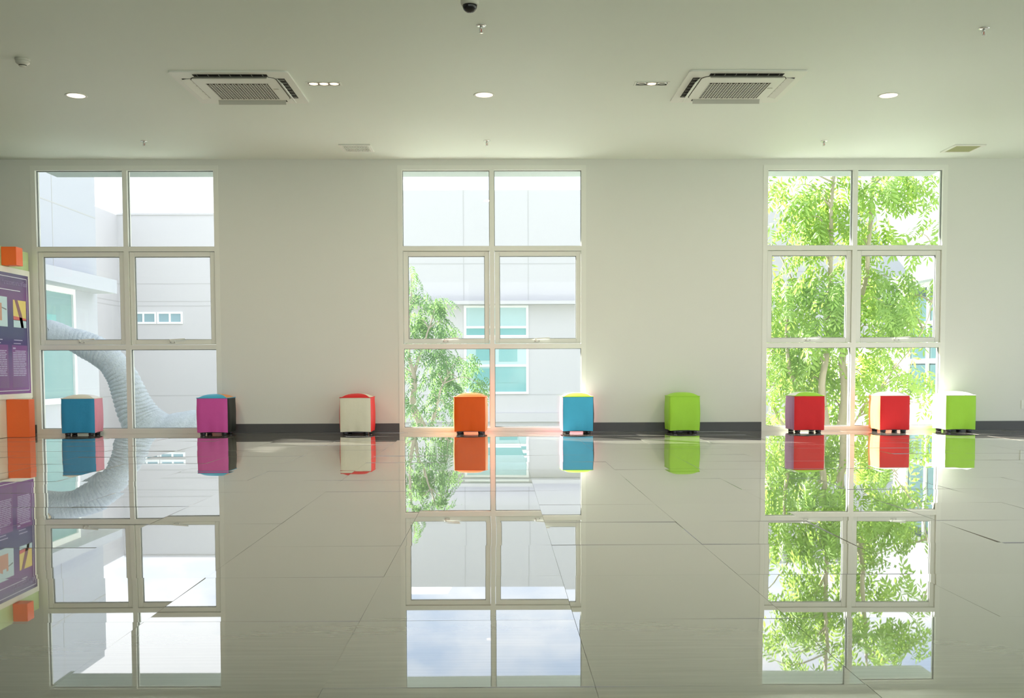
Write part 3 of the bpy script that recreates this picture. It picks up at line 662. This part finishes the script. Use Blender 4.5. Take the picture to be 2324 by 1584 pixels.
cols = [(10.80, 11.09), (10.36, 10.66), (9.92, 10.22), (9.48, 9.78)]
for ci, (a, b) in enumerate(cols):
    flat('column_tint', 'pcol', a - 0.02, b + 0.035, 0.52, 0.97, 0.0025)
    tx = MB(); z = 0.905; r = random.Random(ci)
    while z > 0.64:
        y = a + (0.05 if z > 0.9 else 0)
        while y < b - 0.02:
            l = min(r.uniform(0.05, 0.14), b - y); flat('', '', y, y + l, z, z + 0.008, 0.003, tx); y += l + 0.008
        z -= 0.0185
    flat('', '', a, a + 0.06, 0.93, 0.945, 0.003, tx); flat('', '', a + 0.03, a + 0.22, 1.02, 1.028, 0.003, tx); flat('', '', a + 0.02, a + 0.18, 0.985, 0.992, 0.003, tx)
    tx.build('body_text', M['plav'], po)
# photographs on the poster
ph1 = flat('photograph', 'pyel', 10.83, 11.12, 1.16, 1.45)
def on(parent, m, vs_yz, name='print'):
    x0, x1 = BX + 0.0022, BX + 0.0034; n = len(vs_yz)
    return MB().add([(x0, y, z) for y, z in vs_yz] + [(x1, y, z) for y, z in vs_yz], [tuple(range(n)), tuple(range(2 * n - 1, n - 1, -1))] + [(i, (i + 1) % n, n + (i + 1) % n, n + i) for i in range(n)]).build(name, M[m], parent)
on(ph1, 'pcyan', [(10.83, 1.16), (11.12, 1.16), (11.12, 1.24), (10.83, 1.24)])
on(ph1, 'pred', [(10.83, 1.235), (11.12, 1.235), (11.12, 1.26), (10.83, 1.28)])
on(ph1, 'pbrown', [(10.865, 1.45), (10.93, 1.45), (11.02, 1.30), (11.06, 1.16), (11.0, 1.16), (10.96, 1.27)])
ph2 = flat('photograph', 'pcyan', 10.34, 10.70, 1.16, 1.47)
on(ph2, 'pcopper', [(10.40, 1.22), (10.58, 1.22), (10.58, 1.40), (10.54, 1.40), (10.54, 1.37), (10.46, 1.37), (10.46, 1.41), (10.40, 1.39)])
on(ph2, 'gasket', [(10.58, 1.35), (10.68, 1.33), (10.68, 1.345), (10.58, 1.36)])
ph3 = flat('photograph', 'pcyan', 9.9, 10.24, 1.16, 1.46); on(ph3, 'pbrown', [(9.98, 1.2), (10.12, 1.2), (10.15, 1.38), (10.02, 1.42)])
def text(body, size, y, z, m, name):
    cu = bpy.data.curves.new('title', 'FONT'); cu.body = body; cu.size = size; cu.extrude = 0.0004; cu.resolution_u = 3
    o = bpy.data.objects.new('title', cu); C.objects.link(o); bpy.context.view_layer.update()
    me = bpy.data.meshes.new_from_object(o.evaluated_get(bpy.context.evaluated_depsgraph_get())); bpy.data.objects.remove(o)
    me.transform(Matrix(((0, 0, 1, BX + 0.003), (1, 0, 0, y), (0, 1, 0, z), (0, 0, 0, 1)))); me.materials.clear(); me.materials.append(M[m])
    q = bpy.data.objects.new(name, me); C.objects.link(q); q.parent = po; return q
text('ที่มาของพระนามาภิไธย', 0.062, 10.60, 1.605, 'plav2', 'title_lettering')
# everything parented to the poster is built in world coordinates
for o in [c for c in C.objects if c.parent == po or (c.parent and c.parent.parent == po)]:
    o.matrix_parent_inverse = Matrix.Identity(4)
lb = thing('orange_box', 'tall orange box on the floor below the poster board', 'box', (-5.02, 10.74, 0))
part(MB().box(PX + 0.002, -4.905, 10.665, 10.80, 0.001, 0.398, 0.003).build('box_body', M['obox']), lb)
ub = thing('orange_box', 'small orange box mounted above the poster on the green strip', 'box', (-5.06, 10.73, 1.80))
part(MB().box(PX + 0.001, -4.985, 10.65, 10.80, 1.795, 1.985, 0.003).build('box_body', M['obox']), ub)

# ------------------------------------------------------------------ ceiling equipment
def cassette(label, cx, cy, flip):
    t = thing('ceiling_air_conditioner', label, 'air conditioner', (cx, cy, CEIL), 0, 'ceiling cassette units')
    H = 0.463; a = 0.405; b = 0.335; L_ = 0.29; z0 = -0.013; z1 = -0.022
    def rr(mb, hx, hy, za, zb, rad):
        vs = []
        for z in (za, zb):
            for sx, sy, a0 in ((1, 1, 0), (-1, 1, 90), (-1, -1, 180), (1, -1, 270)):
                for q in range(0, 91, 18):
                    an = math.radians(a0 + q); vs.append((sx * (hx - rad) + rad * math.cos(an), sy * (hy - rad) + rad * math.sin(an), z))
        n = 24; return mb.add(vs, [tuple(range(n)), tuple(range(2 * n - 1, n - 1, -1))] + [(i, (i + 1) % n, n + (i + 1) % n, n + i) for i in range(n)])
    rr(MB(), H, H, z0, 0, 0.03).build('frame', M['plastic'], t)
    rr(MB(), b + 0.004, b + 0.004, z0 - 0.002, z0 + 0.001, 0.075).build('seam', M['brownslot'], t)
    for s in (-1, 1):
        for vert in (0, 1):
            q = MB(); u0, u1 = sorted((s * (b + 0.004), s * a))
            (q.box(u0, u1, -L_, L_, z0 - 0.001, z0 + 0.002) if vert else q.box(-L_, L_, u0, u1, z0 - 0.001, z0 + 0.002)).build('air_slot', M['dark'], t)  # flat dark strips paint the shade inside the slots
    pan = rr(MB(), b - 0.002, b - 0.002, z1 + 0.003, z0 + 0.001, 0.072).build('intake_panel', M['plastic'], t)
    gx0, gx1, gy0, gy1 = -0.248, 0.248, -0.165, 0.29
    MB().box(gx0, gx1, gy0, gy1, z1 + 0.001, z1 + 0.004).build('filter_mesh', M['brownslot'], pan)
    bars = MB(); n = 11; m_ = 13
    for i in range(n + 1):
        x = gx0 + (gx1 - gx0) * i / n; bars.box(x - 0.003, x + 0.003, gy0, gy1, z1, z1 + 0.002)
        if i == n: break
        x = gx0 + (gx1 - gx0) * (i + 0.64) / n; bars.box(x - 0.003, x + 0.003, gy0, gy1, z1, z1 + 0.002)
        for j in range(1, m_):
            y = gy0 + (gy1 - gy0) * j / m_; bars.box(gx0 + (gx1 - gx0) * i / n + 0.003, x - 0.003, y - 0.004, y + 0.004, z1, z1 + 0.002)
    bars.build('grille', M['plastic'], pan)
    flaps = ((0, -1), (1, 0), (0, 1), (-1, 0))
    for dx, dy in flaps:
        mid = (a + b) / 2; hw = (a - b) / 2 - 0.004
        opn = {(0, -1): 0.55, (0, 1): 1.15}.get((dx, dy), 0.75 if dx == flip else 0.22)
        axl = Vector((abs(dy), abs(dx), 0)) * (L_ - 0.004); out = Vector((dx, dy, 0))
        piv = out * (b + 0.006) + Vector((0, 0, z0 + 0.002))
        dirv = out * math.cos(opn) + Vector((0, 0, -math.sin(opn)))
        if (dx, dy) == (0, 1): hw *= 0.68; dirv = Vector((0, 0.35, -0.94)).normalized()
        nrm = dirv.cross(axl.normalized())
        MB().obox(piv + dirv * hw, axl, dirv * hw, nrm * 0.003).build('vent_flap', M['plastic2'] if dy else M['plastic'], t)
        for q in range(-3, 4):
            c0 = out * mid + axl.normalized() * q * 0.085 + Vector((0, 0, z0 - 0.002))
            MB().obox(c0, axl.normalized() * 0.002, out * hw * 0.9, Vector((0, 0, 0.0015))).build('vane', M['plastic2'], t)
    MB().box(0.26, 0.30, -0.02, 0.0, z1 - 0.0006, z1 + 0.001).build('badge', M['plastic2'], t)
    return t
cassette('ceiling air conditioner at left, beside the lit triple spotlight', -2.075, 8.445, 1)
cassette('ceiling air conditioner at right, between spotlight and downlight', 1.965, 8.42, -1)

def lamp(parent, loc, watts, size, col=(1, 0.84, 0.62)):
    l = bpy.data.lights.new('lamp', 'AREA'); l.shape = 'DISK'; l.size = size; l.energy = watts; l.color = col
    o = bpy.data.objects.new('lamp', l); C.objects.link(o); o.location = loc; o.parent = parent; return o
def downlight(label, x, y, grp):
    t = thing('round_downlight', label, 'downlight', (x, y, CEIL), 0, grp)
    MB().lathe((0, 0, 0), [(0.072, -0.002), (0.086, -0.005), (0.090, -0.003), (0.090, 0), (0.072, 0)], 32, caps=False).build('trim_ring', M['plastic'], t)
    MB().lathe((0, 0, 0), [(0.0015, -0.0015), (0.072, -0.0025), (0.072, -0.0012)], 32).build('lens', M['lens'], t)
    lamp(t, (0, 0, -0.012), LAMP_W, 0.14); return t
for (x, y, lab) in ((-3.531, 8.70, 'round lit downlight at left, between smoke detector and air conditioner'), (-0.099, 8.68, 'round lit downlight in the middle, below the sprinkler and dome camera'), (3.334, 8.70, 'round lit downlight at right, beyond the right air conditioner')):
    downlight(lab, x, y, 'round ceiling downlights')

def spot(label, x, y, lit):
    t = thing('triple_spotlight', label, 'spotlight', (x, y, CEIL), 0, 'triple recessed spotlights')
    f = MB(); a, b = 0.14, 0.055
    f.box(-a, a, -b, -b + 0.012, -0.006, 0).box(-a, a, b - 0.012, b, -0.006, 0).box(-a, -a + 0.014, -b + 0.012, b - 0.012, -0.006, 0).box(a - 0.014, a, -b + 0.012, b - 0.012, -0.006, 0)
    f.build('frame', M['plastic'], t)
    MB().box(-a + 0.014, a - 0.014, -b + 0.012, b - 0.012, -0.0015, -0.0005).build('recess', M['dark'], t)
    for i, on_ in enumerate(lit):
        s = MB().lathe(((i - 1) * 0.083, 0, 0), [(0.040, -0.0016), (0.040, -0.005), (0.036, -0.006)], 20, caps=False).build('lamp_ring', M['chrome'] if not on_ else M['glowring'], t)  # rings of lit lamps tinted warm, lamp glow put into the colour
        MB().lathe(((i - 1) * 0.083, 0, 0), [(0.036, -0.002), (0.036, -0.0045), (0.020, -0.006), (0.001, -0.0065)], 20).build('bulb', M['lens'] if on_ else M['lensoff'], s)
    return t
spot('triple spotlight with all three lamps lit, right of left air conditioner', -1.390, 8.335, (1, 1, 1))
spot('triple spotlight with only middle lamp lit, left of right air conditioner', 1.263, 8.335, (0, 1, 0))

def sprinkler(label, x, y):
    t = thing('fire_sprinkler', label, 'sprinkler', (x, y, CEIL), 0, 'ceiling fire sprinklers')
    MB().lathe((0, 0, 0), [(0.036, 0), (0.035, -0.004), (0.026, -0.008), (0.014, -0.009)], 24, caps=True).build('escutcheon', M['chrome'], t)
    MB().lathe((0, 0, 0), [(0.010, -0.008), (0.010, -0.022), (0.006, -0.024)], 12).build('body', M['steel'], t)
    MB().tube([(-0.010, 0, -0.020), (-0.012, 0, -0.032), (-0.005, 0, -0.046)], [0.0022] * 3, 6).tube([(0.010, 0, -0.020), (0.012, 0, -0.032), (0.005, 0, -0.046)], [0.0022] * 3, 6).build('frame_arm', M['steel'], t)
    MB().tube([(0, 0, -0.022), (0, 0, -0.044)], [0.003, 0.003], 8).build('bulb', M['pred'], t)
    MB().lathe((0, 0, 0), [(0.006, -0.044), (0.016, -0.048), (0.016, -0.050), (0.005, -0.051)], 16).build('deflector', M['steel'], t)
    return t
for x, y, lab in ((-0.097, 6.95, 'chrome sprinkler just beyond the dome camera'), (3.328, 7.0, 'chrome sprinkler at top right of the ceiling'), (-3.551, 10.4, 'small sprinkler over the left window'),
                  (-0.094, 10.4, 'small sprinkler over the middle window'), (3.341, 10.42, 'small sprinkler over the right window')): sprinkler(lab, x, y)

t = thing('smoke_detector', 'round beige smoke detector at far left of the ceiling', 'smoke detector', (-3.51, 7.69, CEIL))
MB().lathe((0, 0, 0), [(0.053, 0), (0.053, -0.012), (0.050, -0.016)], 32).build('base', M['plastic2'], t)
MB().lathe((0, 0, 0), [(0.050, -0.016), (0.049, -0.030), (0.030, -0.044), (0.028, -0.046)], 32).build('cover', M['plastic2'], t)
MB().lathe((0, 0, 0), [(0.028, -0.046), (0.027, -0.049), (0.0265, -0.051)], 32).build('sensor_slot', M['dark'], t)
MB().lathe((0, 0, 0), [(0.0265, -0.051), (0.024, -0.056), (0.010, -0.059)], 32).build('cap', M['plastic2'], t)

t = thing('dome_camera', 'white security camera with black dome at top centre of ceiling', 'camera', (-0.16, 6.42, CEIL))
MB().lathe((0, 0, 0), [(0.062, 0), (0.062, -0.008), (0.058, -0.012), (0.057, -0.040), (0.053, -0.052), (0.046, -0.055)], 40).build('housing', M['plastic2'], t)
MB().lathe((0, 0, 0), [(0.046, -0.054)] + [(0.046 * math.cos(q), -0.056 - 0.044 * math.sin(q)) for q in [i * math.pi / 20 for i in range(10)]] + [(0.002, -0.1)], 32).build('dome', M['dome'], t)
MB().box(-0.018, 0.014, -0.0585, -0.056, -0.026, -0.0235).build('label_bar', M['dark'], t)

def ceiling_vent(label, x, y, hx, hy, slatted):
    t = thing('ceiling_vent', label, 'vent', (x, y, CEIL), 0, 'square ceiling exhaust vents'); e = 0.035
    f = MB().box(-hx, hx, -hy, -hy + e, -0.012, 0, 0.003).box(-hx, hx, hy - e, hy, -0.012, 0, 0.003).box(-hx, -hx + e, -hy + e - 0.004, hy - e + 0.004, -0.012, 0, 0.003).box(hx - e, hx, -hy + e - 0.004, hy - e + 0.004, -0.012, 0, 0.003)
    f.build('frame', M['plastic'], t)
    if slatted:
        MB().box(-hx + e, hx - e, -hy + e, hy - e, -0.003, -0.001).build('cavity', M['brownslot'], t)
        n = 16
        for i in range(n):
            xx = -hx + e + (2 * hx - 2 * e) * (i + 0.5) / n
            MB().box(xx - 0.0045, xx + 0.0045, -hy + e, hy - e, -0.011, -0.003).build('slat', M['plastic'], t)
        MB().box(-hx + e, hx - e, -0.004, 0.004, -0.0115, -0.003).build('cross_bar', M['plastic'], t)
    else:
        MB().box(-hx + e, hx - e, -hy + e, hy - e, -0.008, -0.001).build('filter', M['filter'], t)
    return t
ceiling_vent('white slatted ceiling vent left of the middle window', -1.455, 10.72, 0.165, 0.17, True)
ceiling_vent('ceiling vent with olive filter over the right window', 4.92, 10.76, 0.165, 0.18, False)

t = thing('wall_outlet', 'white wall outlet low on the wall at the right edge', 'outlet', (5.935, WY, 0.283))
MB().box(-0.058, 0.058, -0.008, 0, -0.05, 0.05, 0.003).build('cover_plate', M['frame'], t)
MB().box(-0.035, 0.035, -0.010, -0.007, -0.025, 0.025, 0.001).build('socket_face', M['plastic'], t)
